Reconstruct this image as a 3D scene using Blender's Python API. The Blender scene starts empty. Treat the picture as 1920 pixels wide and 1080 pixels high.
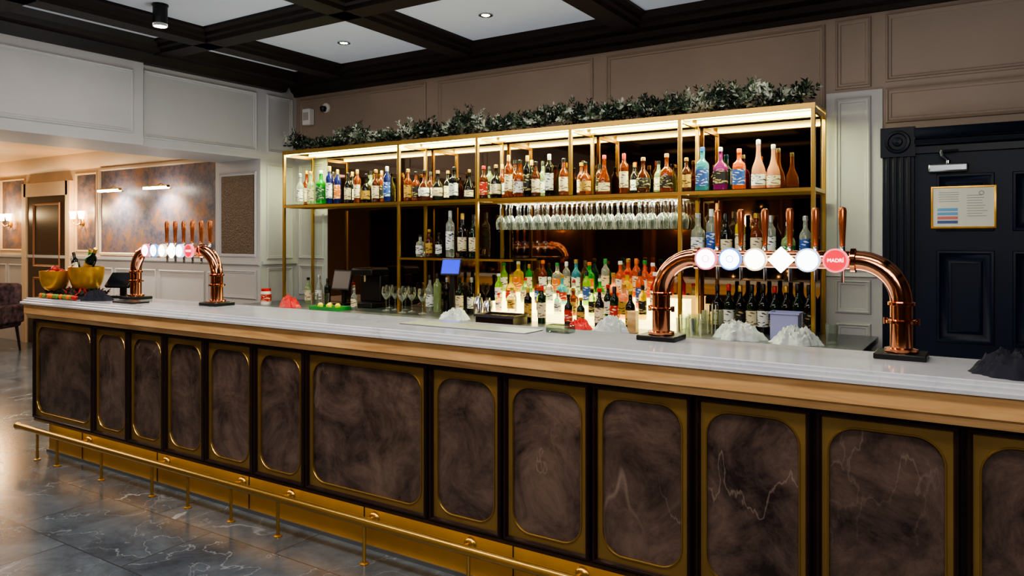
import bpy, bmesh, math, random
from mathutils import Vector, Matrix, noise
random.seed(7)
SC=bpy.context.scene; COL=SC.collection
try:
    SC.view_settings.look='AgX - Medium High Contrast'
except Exception: pass
# ---------------------------------------------------------------- survey
F=1396.0; HC=1.575; YAW=math.atan(890/1396.0); S_=math.sin(YAW); C_=math.cos(YAW)
def X(u,y):
    a=(u-960)/F; return (a*C_-S_)/(a*S_+C_)*y
def Zv(u,v,y):
    x=X(u,y); d=-x*S_+y*C_; return HC-(v-447)*d/F
# ---------------------------------------------------------------- materials
def lin(c):
    return tuple(((v/255)/12.92 if v/255<=.04045 else ((v/255+.055)/1.055)**2.4) for v in c)+(1,)
def mat(name,c,rough=.5,metal=0,trans=0,emit=None,es=0,coat=0,ior=1.45,spec=None,bump=0,bscale=30,var=0):
    m=bpy.data.materials.new(name); m.use_nodes=True; nt=m.node_tree; b=nt.nodes['Principled BSDF']
    b.inputs['Base Color'].default_value=lin(c); b.inputs['Roughness'].default_value=rough
    b.inputs['Metallic'].default_value=metal; b.inputs['Transmission Weight'].default_value=trans
    b.inputs['IOR'].default_value=ior; b.inputs['Coat Weight'].default_value=coat
    if spec is not None: b.inputs['Specular IOR Level'].default_value=spec
    if emit: b.inputs['Emission Color'].default_value=lin(emit); b.inputs['Emission Strength'].default_value=es
    if bump or var:
        tc=nt.nodes.new('ShaderNodeTexCoord'); n=nt.nodes.new('ShaderNodeTexNoise'); n.inputs['Scale'].default_value=bscale; n.inputs['Detail'].default_value=4
        nt.links.new(tc.outputs['Object'],n.inputs['Vector'])
        if bump:
            bp=nt.nodes.new('ShaderNodeBump'); bp.inputs['Strength'].default_value=bump; bp.inputs['Distance'].default_value=.01
            nt.links.new(n.outputs['Fac'],bp.inputs['Height']); nt.links.new(bp.outputs['Normal'],b.inputs['Normal'])
        if var:
            r=nt.nodes.new('ShaderNodeValToRGB'); l=lin(c)
            r.color_ramp.elements[0].position=.3; r.color_ramp.elements[1].position=.7
            r.color_ramp.elements[0].color=tuple(v*(1-var) for v in l[:3])+(1,); r.color_ramp.elements[1].color=tuple(min(1,v*(1+var)) for v in l[:3])+(1,)
            nt.links.new(n.outputs['Fac'],r.inputs['Fac']); nt.links.new(r.outputs['Color'],b.inputs['Base Color'])
    return m
def glassmat(name,c=(235,240,240),refl=.35,dif=.0):
    m=bpy.data.materials.new(name); m.use_nodes=True; nt=m.node_tree; nt.nodes.clear()
    o=nt.nodes.new('ShaderNodeOutputMaterial'); t=nt.nodes.new('ShaderNodeBsdfTransparent'); g=nt.nodes.new('ShaderNodeBsdfGlossy')
    g.inputs['Roughness'].default_value=.08; t.inputs['Color'].default_value=lin(c); lw=nt.nodes.new('ShaderNodeLayerWeight'); lw.inputs['Blend'].default_value=refl
    mx=nt.nodes.new('ShaderNodeMixShader'); nt.links.new(lw.outputs['Facing'],mx.inputs['Fac']); nt.links.new(t.outputs[0],mx.inputs[1]); nt.links.new(g.outputs[0],mx.inputs[2])
    out=mx.outputs[0]
    if dif:
        d=nt.nodes.new('ShaderNodeBsdfTranslucent'); d.inputs['Color'].default_value=(.97,.98,.9,1); d2=nt.nodes.new('ShaderNodeBsdfDiffuse'); d2.inputs['Color'].default_value=(.97,.98,.9,1)  # pale edge colour mixed in, standing in for light caught by the glass
        m3=nt.nodes.new('ShaderNodeMixShader'); m3.inputs[0].default_value=.5; nt.links.new(d.outputs[0],m3.inputs[1]); nt.links.new(d2.outputs[0],m3.inputs[2])
        pw=nt.nodes.new('ShaderNodeMath'); pw.operation='POWER'; pw.inputs[1].default_value=2.6; nt.links.new(lw.outputs['Facing'],pw.inputs[0])
        mr=nt.nodes.new('ShaderNodeMapRange'); mr.inputs['To Min'].default_value=dif*.06; mr.inputs['To Max'].default_value=min(1,dif*4); nt.links.new(pw.outputs[0],mr.inputs['Value'])
        m4=nt.nodes.new('ShaderNodeMixShader'); nt.links.new(mr.outputs[0],m4.inputs[0]); nt.links.new(out,m4.inputs[1]); nt.links.new(m3.outputs[0],m4.inputs[2]); out=m4.outputs[0]
    nt.links.new(out,o.inputs['Surface'])
    return m
def marble(name,base,dark,vein,scale=2.5,rough=.15,veinw=.012,cloud=1.2,tile=None,vs=1.0,dist=1.0,vmax=1.0,grout=(128,138,148),lo=.32,hi=.68,det=6,thr=.46,stretch=.5):
    m=bpy.data.materials.new(name); m.use_nodes=True; nt=m.node_tree; N=nt.nodes; L=nt.links; b=N['Principled BSDF']
    b.inputs['Roughness'].default_value=rough
    g=N.new('ShaderNodeNewGeometry')
    n1=N.new('ShaderNodeTexNoise'); n1.inputs['Scale'].default_value=scale*cloud; n1.inputs['Detail'].default_value=12; n1.inputs['Roughness'].default_value=.72; n1.inputs['Distortion'].default_value=.5
    src=g.outputs['Position']
    if tile:
        bk=N.new('ShaderNodeTexBrick'); bk.offset=.5; bk.inputs['Scale'].default_value=1; bk.inputs['Brick Width'].default_value=tile[0]; bk.inputs['Row Height'].default_value=tile[1]
        bk.inputs['Mortar Size'].default_value=.004; bk.inputs['Mortar Smooth'].default_value=.0
        bk.inputs['Color1'].default_value=(0,0,0,1); bk.inputs['Color2'].default_value=(1,1,1,1); bk.inputs['Mortar'].default_value=(.5,.5,.5,1)
        L.new(src,bk.inputs['Vector'])
        va=N.new('ShaderNodeVectorMath'); va.operation='MULTIPLY_ADD'; L.new(bk.outputs['Color'],va.inputs[0]); va.inputs[1].default_value=(7,7,7); L.new(src,va.inputs[2]); src=va.outputs[0]
    L.new(src,n1.inputs['Vector'])
    cr=N.new('ShaderNodeValToRGB'); cr.color_ramp.elements[0].position=lo; cr.color_ramp.elements[1].position=hi
    cr.color_ramp.elements[0].color=lin(dark); cr.color_ramp.elements[1].color=lin(base); L.new(n1.outputs['Fac'],cr.inputs['Fac'])
    def veinfac(sc,dd,w,thr,seed,det,vm):
        mp=N.new('ShaderNodeMapping'); mp.inputs['Location'].default_value=(seed,seed*.7,seed*.3); mp.inputs['Rotation'].default_value=(.2,.75+seed*.35,.2); mp.inputs['Scale'].default_value=(1,1,stretch); L.new(src,mp.inputs['Vector'])
        n2=N.new('ShaderNodeTexNoise'); n2.inputs['Scale'].default_value=sc; n2.inputs['Detail'].default_value=det; n2.inputs['Roughness'].default_value=.5; n2.inputs['Distortion'].default_value=dd; L.new(mp.outputs[0],n2.inputs['Vector'])
        s=N.new('ShaderNodeMath'); s.operation='SUBTRACT'; s.inputs[1].default_value=.5; L.new(n2.outputs['Fac'],s.inputs[0])
        a=N.new('ShaderNodeMath'); a.operation='ABSOLUTE'; L.new(s.outputs[0],a.inputs[0])
        vr=N.new('ShaderNodeMapRange'); vr.inputs['From Min'].default_value=0; vr.inputs['From Max'].default_value=w; vr.inputs['To Min'].default_value=1; vr.inputs['To Max'].default_value=0; L.new(a.outputs[0],vr.inputs['Value'])
        n3=N.new('ShaderNodeTexNoise'); n3.inputs['Scale'].default_value=scale*1.3; L.new(mp.outputs[0],n3.inputs['Vector'])
        r3=N.new('ShaderNodeMapRange'); r3.inputs['From Min'].default_value=thr; r3.inputs['From Max'].default_value=thr+.2; r3.inputs['To Max'].default_value=vm; L.new(n3.outputs['Fac'],r3.inputs['Value'])
        mu=N.new('ShaderNodeMath'); mu.operation='MULTIPLY'; L.new(vr.outputs[0],mu.inputs[0]); L.new(r3.outputs[0],mu.inputs[1]); return mu.outputs[0]
    f1=veinfac(scale*vs,dist,veinw,thr,0.0,det,vmax); f2=veinfac(scale*vs*2.4,dist,veinw*1.1,thr-.04,3.3,det+3,vmax*.45)
    mxx=N.new('ShaderNodeMath'); mxx.operation='MAXIMUM'; L.new(f1,mxx.inputs[0]); L.new(f2,mxx.inputs[1])
    mx=N.new('ShaderNodeMixRGB'); L.new(mxx.outputs[0],mx.inputs['Fac']); L.new(cr.outputs['Color'],mx.inputs[1]); mx.inputs[2].default_value=lin(vein)
    out=mx.outputs[0]
    if tile:
        m2=N.new('ShaderNodeMixRGB'); L.new(bk.outputs['Fac'],m2.inputs['Fac']); L.new(out,m2.inputs[1]); m2.inputs[2].default_value=lin(grout); out=m2.outputs[0]
    L.new(out,b.inputs['Base Color'])
    return m
def wood(name,c1,c2,rough=.35):
    m=bpy.data.materials.new(name); m.use_nodes=True; nt=m.node_tree; N=nt.nodes; L=nt.links; b=N['Principled BSDF']; b.inputs['Roughness'].default_value=rough
    g=N.new('ShaderNodeNewGeometry'); mp=N.new('ShaderNodeMapping'); mp.inputs['Scale'].default_value=(.9,12,12); L.new(g.outputs['Position'],mp.inputs['Vector'])
    n=N.new('ShaderNodeTexNoise'); n.inputs['Scale'].default_value=3; n.inputs['Detail'].default_value=6; n.inputs['Distortion'].default_value=.8; L.new(mp.outputs[0],n.inputs['Vector'])
    r=N.new('ShaderNodeValToRGB'); r.color_ramp.elements[0].position=.3; r.color_ramp.elements[1].position=.7; r.color_ramp.elements[0].color=lin(c1); r.color_ramp.elements[1].color=lin(c2)
    L.new(n.outputs['Fac'],r.inputs['Fac']); L.new(r.outputs[0],b.inputs['Base Color']); return m
def mural(name):
    m=bpy.data.materials.new(name); m.use_nodes=True; nt=m.node_tree; N=nt.nodes; L=nt.links; b=N['Principled BSDF']; b.inputs['Roughness'].default_value=.4
    g=N.new('ShaderNodeNewGeometry'); n=N.new('ShaderNodeTexNoise'); n.inputs['Scale'].default_value=2.6; n.inputs['Detail'].default_value=12; n.inputs['Roughness'].default_value=.85; L.new(g.outputs['Position'],n.inputs['Vector'])
    r=N.new('ShaderNodeValToRGB'); e=r.color_ramp.elements; e[0].position=.4; e[0].color=lin((58,66,90)); e[1].position=.6; e[1].color=lin((160,112,70))
    k=e.new(.5); k.color=lin((104,98,108)); L.new(n.outputs['Fac'],r.inputs['Fac']); L.new(r.outputs[0],b.inputs['Base Color']); return m
def labelmat(name,c1,c2):
    m=bpy.data.materials.new(name); m.use_nodes=True; nt=m.node_tree; N=nt.nodes; L=nt.links; b=N['Principled BSDF']; b.inputs['Roughness'].default_value=.5
    t=N.new('ShaderNodeTexCoord'); mp=N.new('ShaderNodeMapping'); mp.inputs['Scale'].default_value=(25,25,90); L.new(t.outputs['Object'],mp.inputs['Vector'])
    n=N.new('ShaderNodeTexNoise'); n.inputs['Scale'].default_value=1; n.inputs['Detail'].default_value=1; L.new(mp.outputs[0],n.inputs['Vector'])
    r=N.new('ShaderNodeValToRGB'); r.color_ramp.elements[0].position=.55; r.color_ramp.elements[1].position=.6; r.color_ramp.elements[0].color=lin(c1); r.color_ramp.elements[1].color=lin(c2)
    L.new(n.outputs['Fac'],r.inputs['Fac']); L.new(r.outputs[0],b.inputs['Base Color']); return m
M={}
M['wall_taupe']=mat('wall_taupe',(150,134,122),.55,var=.04,bscale=3)
M['wall_white']=mat('wall_white',(180,179,180),.5,var=.03,bscale=3)
M['wall_warm']=mat('wall_warm',(206,184,156),.55,var=.05,bscale=3)
M['ceil']=mat('ceiling_white',(204,208,216),.7,var=.02,bscale=2)
M['beam']=mat('beam_dark',(30,21,19),.45,var=.15,bscale=12,spec=.35)
M['darkroom']=mat('dark_room',(74,52,40),.6,var=.3,bscale=1.5)
M['column']=mat('brown_column',(136,96,70),.5,var=.2,bscale=3)
M['floor']=marble('floor_tile',(98,108,118),(52,60,70),(186,196,206),1.2,.19,.008,1.8,(1.0,.5),1.2,.4,.7,(52,58,66))
M['white_marble']=marble('white_marble',(198,200,206),(176,180,192),(150,152,164),1.5,.10,.01,1.2,None,1,.8,.6)
M['stone']=marble('dark_stone',(106,88,80),(40,31,31),(176,156,144),1.5,.14,.0034,2.4,None,.62,.1,.62,lo=.36,hi=.66,det=4,thr=.50,stretch=.35)
M['fascia']=wood('fascia_wood',(180,136,88),(220,178,126),.3)
M['darkwood']=mat('dark_wood',(34,21,21),.28,var=.2,bscale=10)
M['brass']=mat('brass',(190,154,86),.28,.9,bump=.03,bscale=60)
M['brassplate']=mat('brass_plate',(146,118,68),.36,.6,var=.12,bscale=5)
M['kick']=mat('kick_brass',(196,150,78),.34,.6,var=.12,bscale=4)
M['copper']=mat('copper',(240,164,122),.12,1)
M['copperh']=mat('copper_handle',(196,116,74),.22,.85)
M['black']=mat('black_plastic',(14,14,16),.35)
M['chrome']=mat('chrome',(200,202,206),.15,1)
M['steel']=mat('steel',(150,154,160),.3,.9)
M['mirror']=mat('dark_mirror',(140,118,100),.03,1)
M['led']=mat('led_light',(255,255,220),.5,emit=(240,255,160),es=26)
M['ledw']=mat('led_warm',(255,240,200),.5,emit=(255,234,140),es=4.5)
M['kickfill']=mat('kick_fill',(255,220,150),.5,emit=(255,206,120),es=1)  # glow for the added kick strip
M['lampw']=mat('lamp_white',(255,250,240),.5,emit=(255,246,230),es=40)
M['sconce']=mat('sconce_glow',(255,220,160),.5,emit=(255,200,128),es=30)
M['navy']=mat('navy_paint',(6,20,42),.4,var=.1,bscale=3,spec=.3)
M['navy2']=mat('navy_trim',(6,16,34),.35,spec=.3)
M['glass']=glassmat('clear_glass',(246,250,246),.4,.2)
M['shelfglass']=glassmat('shelf_glass',(190,205,190),.25)
M['paper']=mat('paper',(214,212,204),.6)
M['gold']=mat('gold_bowl',(226,172,70),.28,.7,var=.2,bscale=14)
M['cloth']=mat('dark_cloth',(20,22,38),.85,bump=.4,bscale=40)
M['bag']=mat('white_bag',(196,202,206),.3,bump=.6,bscale=35)
M['mural']=mural('mural_finish')
M['bronze']=mat('bronze_texture',(98,84,72),.45,.3,bump=.8,bscale=70,var=.4)
M['leaf1']=mat('leaf_dark',(26,44,34),.6,var=.3,bscale=20)
M['leaf2']=mat('leaf_green',(66,88,62),.6,var=.3,bscale=20)
M['leaf3']=mat('leaf_frost',(186,194,178),.7)
# ---------------------------------------------------------------- mesh builder
class B:
    def __init__(s): s.v=[];s.f=[];s.m=[]
    def add(s,vs,fs,m=0):
        o=len(s.v); s.v+= [tuple(v) for v in vs]; s.f+=[tuple(i+o for i in f) for f in fs]; s.m+=[m]*len(fs); return s
    def box(s,x0,x1,y0,y1,z0,z1,m=0):
        return s.add([(x0,y0,z0),(x1,y0,z0),(x1,y1,z0),(x0,y1,z0),(x0,y0,z1),(x1,y0,z1),(x1,y1,z1),(x0,y1,z1)],
          [(0,3,2,1),(4,5,6,7),(0,1,5,4),(1,2,6,5),(2,3,7,6),(3,0,4,7)],m)
    def lathe(s,prof,c=(0,0,0),n=20,m=0,p=2,axis='z',a0=0,a1=360,cap=True,sy=1):
        vs=[];fs=[];full=abs(a1-a0)>=359.9; k=n if full else n+1
        for r,z in prof:
            for i in range(k):
                a=math.radians(a0+(a1-a0)*i/n); ca,sa=math.cos(a),math.sin(a)
                q=(abs(ca)**p+abs(sa)**p)**(-1.0/p); x,y=r*q*ca,r*q*sa*sy
                w={'z':(x,y,z),'y':(x,z,y),'x':(z,x,y)}[axis]; vs.append((c[0]+w[0],c[1]+w[1],c[2]+w[2]))
        for j in range(len(prof)-1):
            for i in range(n):
                i2=(i+1)%k if full else i+1
                f=(j*k+i,j*k+i2,(j+1)*k+i2,(j+1)*k+i); fs.append(f if axis!='y' else f[::-1])
        if cap and full:
            if prof[0][0]>1e-5: fs.append(tuple(range(k))[::-1])
            if prof[-1][0]>1e-5: fs.append(tuple((len(prof)-1)*k+i for i in range(k)))
        return s.add(vs,fs,m)
    def tube(s,pts,r,n=12,m=0):
        pts=[Vector(p) for p in pts]; rs=r if isinstance(r,(list,tuple)) else [r]*len(pts)
        vs=[];fs=[]; t0=(pts[1]-pts[0]).normalized(); up=Vector((0,0,1)) if abs(t0.z)<.9 else Vector((0,1,0)); nn=t0.cross(up).normalized()
        for i,p in enumerate(pts):
            t=((pts[min(i+1,len(pts)-1)]-pts[max(i-1,0)])).normalized(); nn=(nn-t*nn.dot(t)).normalized(); bb=t.cross(nn)
            for k in range(n):
                a=2*math.pi*k/n; vs.append(p+(nn*math.cos(a)+bb*math.sin(a))*rs[i])
        for j in range(len(pts)-1):
            for k in range(n): fs.append((j*n+k,j*n+(k+1)%n,(j+1)*n+(k+1)%n,(j+1)*n+k))
        fs.append(tuple(range(n))[::-1]); fs.append(tuple((len(pts)-1)*n+k for k in range(n)))
        return s.add(vs,fs,m)
    def extx(s,prof,x0,x1,m=0):
        n=len(prof); return s.add([(x0,y,z) for y,z in prof]+[(x1,y,z) for y,z in prof],[(i,(i+1)%n,n+(i+1)%n,n+i) for i in range(n)]+[tuple(range(n))[::-1],tuple(range(n,2*n))],m)
    def exty(s,prof,y0,y1,m=0):
        n=len(prof); return s.add([(x,y0,z) for x,z in prof]+[(x,y1,z) for x,z in prof],[(i,(i+1)%n,n+(i+1)%n,n+i) for i in range(n)]+[tuple(range(n))[::-1],tuple(range(n,2*n))],m)
    def frame(s,a0,a1,z0,z1,fn,prof=None,m=0):
        prof=prof or [(0,0),(.004,.012),(.014,.017),(.022,.008),(.034,.007),(.038,0)]
        vs=[];fs=[]
        for i,h in prof:
            for a,z in ((a0+i,z0+i),(a1-i,z0+i),(a1-i,z1-i),(a0+i,z1-i)): vs.append(fn(a,z,h))
        for j in range(len(prof)-1):
            for k in range(4): fs.append((j*4+k,j*4+(k+1)%4,(j+1)*4+(k+1)%4,(j+1)*4+k))
        return s.add(vs,fs,m)
    def make(s,name,mats,parent=None,loc=(0,0,0),rot=None,smooth=True,bevel=0,ang=35):
        me=bpy.data.meshes.new(name); me.from_pydata(s.v,[],s.f); me.update()
        for mm in (mats if isinstance(mats,(list,tuple)) else [mats]): me.materials.append(M[mm] if isinstance(mm,str) else mm)
        for i,p in enumerate(me.polygons): p.material_index=s.m[i]; p.use_smooth=smooth
        bm=bmesh.new(); bm.from_mesh(me); bmesh.ops.recalc_face_normals(bm,faces=bm.faces); bm.to_mesh(me); bm.free()
        if smooth:
            try: me.set_sharp_from_angle(angle=math.radians(ang))
            except Exception: pass
        o=bpy.data.objects.new(name,me); COL.objects.link(o); o.location=loc
        if rot: o.rotation_euler=rot
        if parent: o.parent=parent
        if bevel:
            b=o.modifiers.new('bevel','BEVEL'); b.width=bevel; b.segments=2; b.limit_method='ANGLE'
        return o
def E(name,loc):
    o=bpy.data.objects.new(name,None); o.empty_display_size=.1; COL.objects.link(o); o.location=loc; return o
def T(o,label,cat,group=None,kind=None):
    o['label']=label;o['category']=cat
    if group:o['group']=group
    if kind:o['kind']=kind
    return o
def ST(o): o['kind']='structure'; return o
tn=[0]
def trim(b,mt,**k):
    tn[0]+=1; return ST(b.make('trim_%d'%tn[0],mt,**k))
def box(name,mt,x0,x1,y0,y1,z0,z1,parent=None,bevel=0,org=None):
    c=org or ((x0+x1)/2,(y0+y1)/2,z0)
    if parent and not org: c=(0,0,0)
    return B().box(x0-c[0],x1-c[0],y0-c[1],y1-c[1],z0-c[2],z1-c[2]).make(name,mt,parent,c,bevel=bevel)
# ---------------------------------------------------------------- camera
cam=bpy.data.cameras.new('camera'); co=bpy.data.objects.new('camera',cam); COL.objects.link(co); SC.camera=co
co.location=(0,0,HC); co.rotation_euler=(math.pi/2,0,YAW); cam.sensor_width=36; cam.lens=36*F/1920; cam.shift_y=(447-540)/1920; cam.clip_start=.05
# ---------------------------------------------------------------- room shell
YW=5.45; XL=-6.2; CE=3.26; XR=3.6; YF=-4.0; XF=-14.0
ST(B().box(XF,XR,YF,6.2,-.1,0).make('floor','floor'))
ST(B().box(XL-.69,XR,YF,YW+.2,CE,CE+.1).make('ceiling','ceil'))
ST(B().box(XL-.69,XR,YW,YW+.15,0,CE).make('wall_back','wall_taupe'))
ST(B().box(XR,XR+.15,YF,YW,0,CE).make('wall_right','darkroom'))
ST(B().box(XF,XR,YF-.15,YF,0,CE).make('wall_front','darkroom'))
b=B(); b.box(XL-.69,XL,YF,5.0,2.38,CE); b.box(XL-.69,XL,5.0,YW,0,CE); b.box(XL,XL+.06,YF,3.71,2.38,3.12)
ST(b.make('wall_left','wall_white',smooth=False))
ST(B().box(XF,XL-.69,5.6,5.75,0,2.75).make('wall_far_room','wall_warm'))
ST(B().box(XF-.15,XF,YF,5.75,0,2.75).make('wall_far_left','wall_warm'))
ST(B().box(XF,XL-.69,YF,5.75,2.75,2.85).make('ceiling_far_room','wall_warm'))
for x in (-3.2,-4.6,-6.0,-7.4,-8.8,-10.2): trim(B().box(x-.12,x+.12,YF,YF+.12,0,CE-.05).frame(x-.1,x+.1,.3,2.9,lambda a,z,h:(a,YF+.12+h,z)),'column')
fb=lambda a,z,h:(a,YW-h,z)
fl=lambda a,z,h:(XL+h,a,z)
fl2=lambda a,z,h:(XL+.06+h,a,z)
xs=[X(560,YW)+.03,X(800,YW),X(822,YW),X(1113,YW),X(1137,YW),X(1548,YW)]
for i in (0,2,4): trim(B().frame(xs[i],xs[i+1],2.46,3.04,fb),'wall_taupe')
trim(B().box(X(1550,YW),X(1655,YW),YW-.012,YW,0,2.56),'wall_white')
xp0,xp1=X(1566,YW),X(1634,YW)
trim(B().frame(xp0,xp1,2.58,3.05,fb),'wall_taupe')
fp=lambda a,z,h:(a,YW-.012-h,z)
for z0,z1 in ((1.36,2.52),(1.07,1.30),(.78,1.01),(.15,.7)): trim(B().frame(xp0,xp1,z0,z1,fp),'wall_white')
trim(B().extx([(YW-.035,1.32),(YW,1.31),(YW,1.345),(YW-.028,1.345)],X(1550,YW),X(1655,YW)),'wall_white')
trim(B().frame(X(1660,YW),1.5,2.60,3.05,fb),'wall_taupe')
trim(B().frame(X(1660,YW),1.5,2.33,2.56,fb),'wall_taupe')
trim(B().box(XL,-5.72,YW-.012,YW,0,2.42),'wall_white')
for z0,z1 in ((1.36,2.36),(.98,1.3)): trim(B().frame(XL+.06,-5.76,z0,z1,fp),'wall_white')
trim(B().frame(5.06,YW-.05,2.45,3.05,fl),'wall_white')
trim(B().frame(5.06,YW-.05,1.36,2.33,fl),'wall_white')
trim(B().frame(5.06,YW-.05,.2,1.28,fl),'wall_white')
trim(B().box(XL,XL+.03,5.0,YW,1.31,1.345),'wall_white')
trim(B().frame(3.74,4.94,2.45,3.05,fl),'wall_white')
for y0,y1 in ((2.0,3.62),(.2,1.9),(-1.6,.1)): trim(B().frame(y0,y1,2.47,3.02,fl2),'wall_white')
trim(B().box(XL-.72,XL-.0,4.985,5.0,0,2.38),'wall_white')
fj=lambda a,z,h:(a,4.985-h,z)
trim(B().frame(X(414,5),X(484,5),1.38,2.26,fj),'wall_white')
ST(B().box(X(419,5),X(479,5),4.975,4.985,1.42,2.22).make('trim_90','bronze'))
trim(B().frame(X(414,5),X(484,5),.95,1.25,fj),'wall_white')
trim(B().extx([(4.95,1.31),(4.985,1.29),(4.985,1.34),(4.95,1.34)],XL-.7,XL-.0),'wall_white')
ff=lambda a,z,h:(a,5.6-h,z)
xm0,xm1=X(192,5.6),X(407,5.6)
trim(B().box(XF,XL-.69,5.585,5.6,0,1.30),'wall_white')
trim(B().extx([(5.55,1.29),(5.585,1.26),(5.6,1.26),(5.6,1.33),(5.55,1.33)],XF,XL-.69),'wall_white')
ff2=lambda a,z,h:(a,5.585-h,z)
for i in range(7):
    a=XL-.75-i*1.0; trim(B().frame(a-.94,a,.35,1.18,ff2),'wall_white')
trim(B().box(xm0,xm1,5.585,5.6,1.36,2.50),'mural')
trim(B().frame(xm0-.05,xm1+.05,1.34,2.54,ff,prof=[(0,0),(.006,.03),(.03,.034),(.05,.01),(.055,0)]),'wall_warm')
trim(B().frame(X(142,5.6),X(183,5.6),1.38,2.5,ff),'wall_warm')
trim(B().box(X(146,5.6),X(179,5.6),5.592,5.6,1.42,2.46),'mural')
trim(B().frame(X(2,5.6),X(48,5.6),1.38,2.5,ff),'wall_warm')
trim(B().box(X(6,5.6),X(44,5.6),5.592,5.6,1.42,2.46),'mural')
for u in (52,134): trim(B().box(X(u,5.6)-.06,X(u,5.6)+.06,5.54,5.6,0,2.4),'wall_warm')
trim(B().box(X(52,5.6),X(134,5.6),5.54,5.6,2.2,2.4),'wall_warm')
d2=ST(box('door_2','darkwood',X(58,5.6),X(128,5.6),5.56,5.58,0,2.2))
for z0,z1 in ((.2,1.0),(1.15,2.1)): trim(B().frame(X(68,5.6),X(118,5.6),z0,z1,lambda a,z,h:(a,5.56-h,z)),'column')
trim(B().extx([(5.52,2.6),(5.6,2.55),(5.6,2.75),(5.45,2.75)],XF,XL-.69),'wall_warm')
def bp(c): return [(c-.17,CE),(c-.17,CE-.02),(c-.135,CE-.035),(c-.125,CE-.06),(c-.095,CE-.07),(c-.085,CE-.1),(c+.085,CE-.1),(c+.095,CE-.07),(c+.125,CE-.06),(c+.135,CE-.035),(c+.17,CE-.02),(c+.17,CE)]
for x in (-5.42,-3.86,-2.30,-.74,.82,2.38): trim(B().exty(bp(x),YF,YW),'beam',smooth=False)
for y in (3.84,2.4,.96,-.48,-1.92,-3.4): trim(B().extx(bp(y),XL,XR),'beam',smooth=False)
trim(B().extx([(YW,3.07),(YW-.03,3.07),(YW-.04,3.1),(YW-.07,3.12),(YW-.09,3.16),(YW-.2,3.165),(YW-.21,3.2),(YW-.26,3.21),(YW-.28,CE),(YW,CE)],XL,XR),'beam',smooth=False)
trim(B().exty([(XL,3.09),(XL+.08,3.09),(XL+.1,3.12),(XL+.14,3.165),(XL+.24,3.17),(XL+.26,3.21),(XL+.3,CE),(XL,CE)],YF,YW-.2),'beam',smooth=False)
# ---------------------------------------------------------------- ceiling lamps
for i,(x,y) in enumerate(((-4.66,4.62),(-3.18,4.62),(-1.6,4.62))):
    e=T(E('recessed_downlight',(x,y,CE)),'small round recessed ceiling downlight with chrome ring','ceiling light','ceiling downlights')
    B().lathe([(.03,-.004),(.045,-.012),(.055,-.008),(.056,0)],n=24,cap=False).make('ring','chrome',e)
    B().lathe([(0,-.006),(.031,-.006)],n=20).make('bulb','lampw',e)
e=T(E('surface_spotlight',(-5.02,3.16,CE)),'black cylindrical surface mounted ceiling spotlight, lit','ceiling light')
B().lathe([(.055,-.0),(.057,-.01),(.05,-.012),(.05,-.16),(.045,-.16),(.04,-.12)],n=28,cap=False).make('housing','black',e)
B().lathe([(0,-.156),(.044,-.156)],n=20).make('bulb','lampw',e)
# ---------------------------------------------------------------- bar counter
bx0,bx1=-5.88,1.3; by=2.72
bar=T(E('bar_counter',(-2.3,2.9,0)),'long bar counter with white marble top, brass framed dark stone panels','bar counter')
O=(-2.3,2.9,0)
def P(bd,name,mt,parent=bar,**k):
    bd.v=[(v[0]-O[0],v[1]-O[1],v[2]-O[2]) for v in bd.v]; return bd.make(name,mt,parent,**k)
P(B().box(bx0,bx1,by+.02,3.12,.25,1.0).box(bx0+.05,bx1,2.82,3.12,.0,.25),'carcass','darkwood')
P(B().extx([(2.65,1.10),(2.65,1.112),(2.656,1.115),(2.672,1.115),(2.672,1.126),(2.678,1.129),(2.694,1.129),(2.694,1.137),(2.699,1.14),(3.16,1.14),(3.16,1.10)],bx0-.07,bx1),'countertop','white_marble',ang=20)
P(B().extx([(2.668,1.10),(2.668,1.03),(2.684,1.02),(2.690,.995),(2.72,.988),(3.14,.988),(3.14,1.10)],bx0-.05,bx1),'fascia','fascia',ang=20)
P(B().box(bx0+.04,bx1,2.80,2.82,.012,.25),'kick_plate','kick')
kx=bx0+.5; kb=B()
while kx<bx1: kb.box(kx,kx+.004,2.796,2.80,.012,.25); kx+=.9
P(kb,'kick_seam','darkwood')
P(B().box(bx0+.02,bx1,2.79,2.80,.0,.02),'plinth','steel')
P(B().box(bx0,bx1,2.715,2.80,.245,.262),'lower_rail','darkwood')
P(B().box(bx0+.05,bx1,2.735,2.75,.241,.245),'kick_fill_strip','kickfill')  # glowing strip added to brighten the kick plate
us=[62,175,240,308,384,475,572,803,942,1108,1300,1525,1806]
bs=[X(u,by) for u in us]+[.36,.80,1.24]
def rrect(x0,x1,z0,z1,r,n=10):
    pts=[];own=[]
    for cx,cz,a0,c in ((x1-r,z1-r,0,(1,1)),(x0+r,z1-r,90,(0,1)),(x0+r,z0+r,180,(0,0)),(x1-r,z0+r,270,(1,0))):
        for i in range(n+1):
            a=math.radians(a0+90*i/n); pts.append((cx+r*math.cos(a),cz+r*math.sin(a))); own.append(c)
    return pts,own
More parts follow.
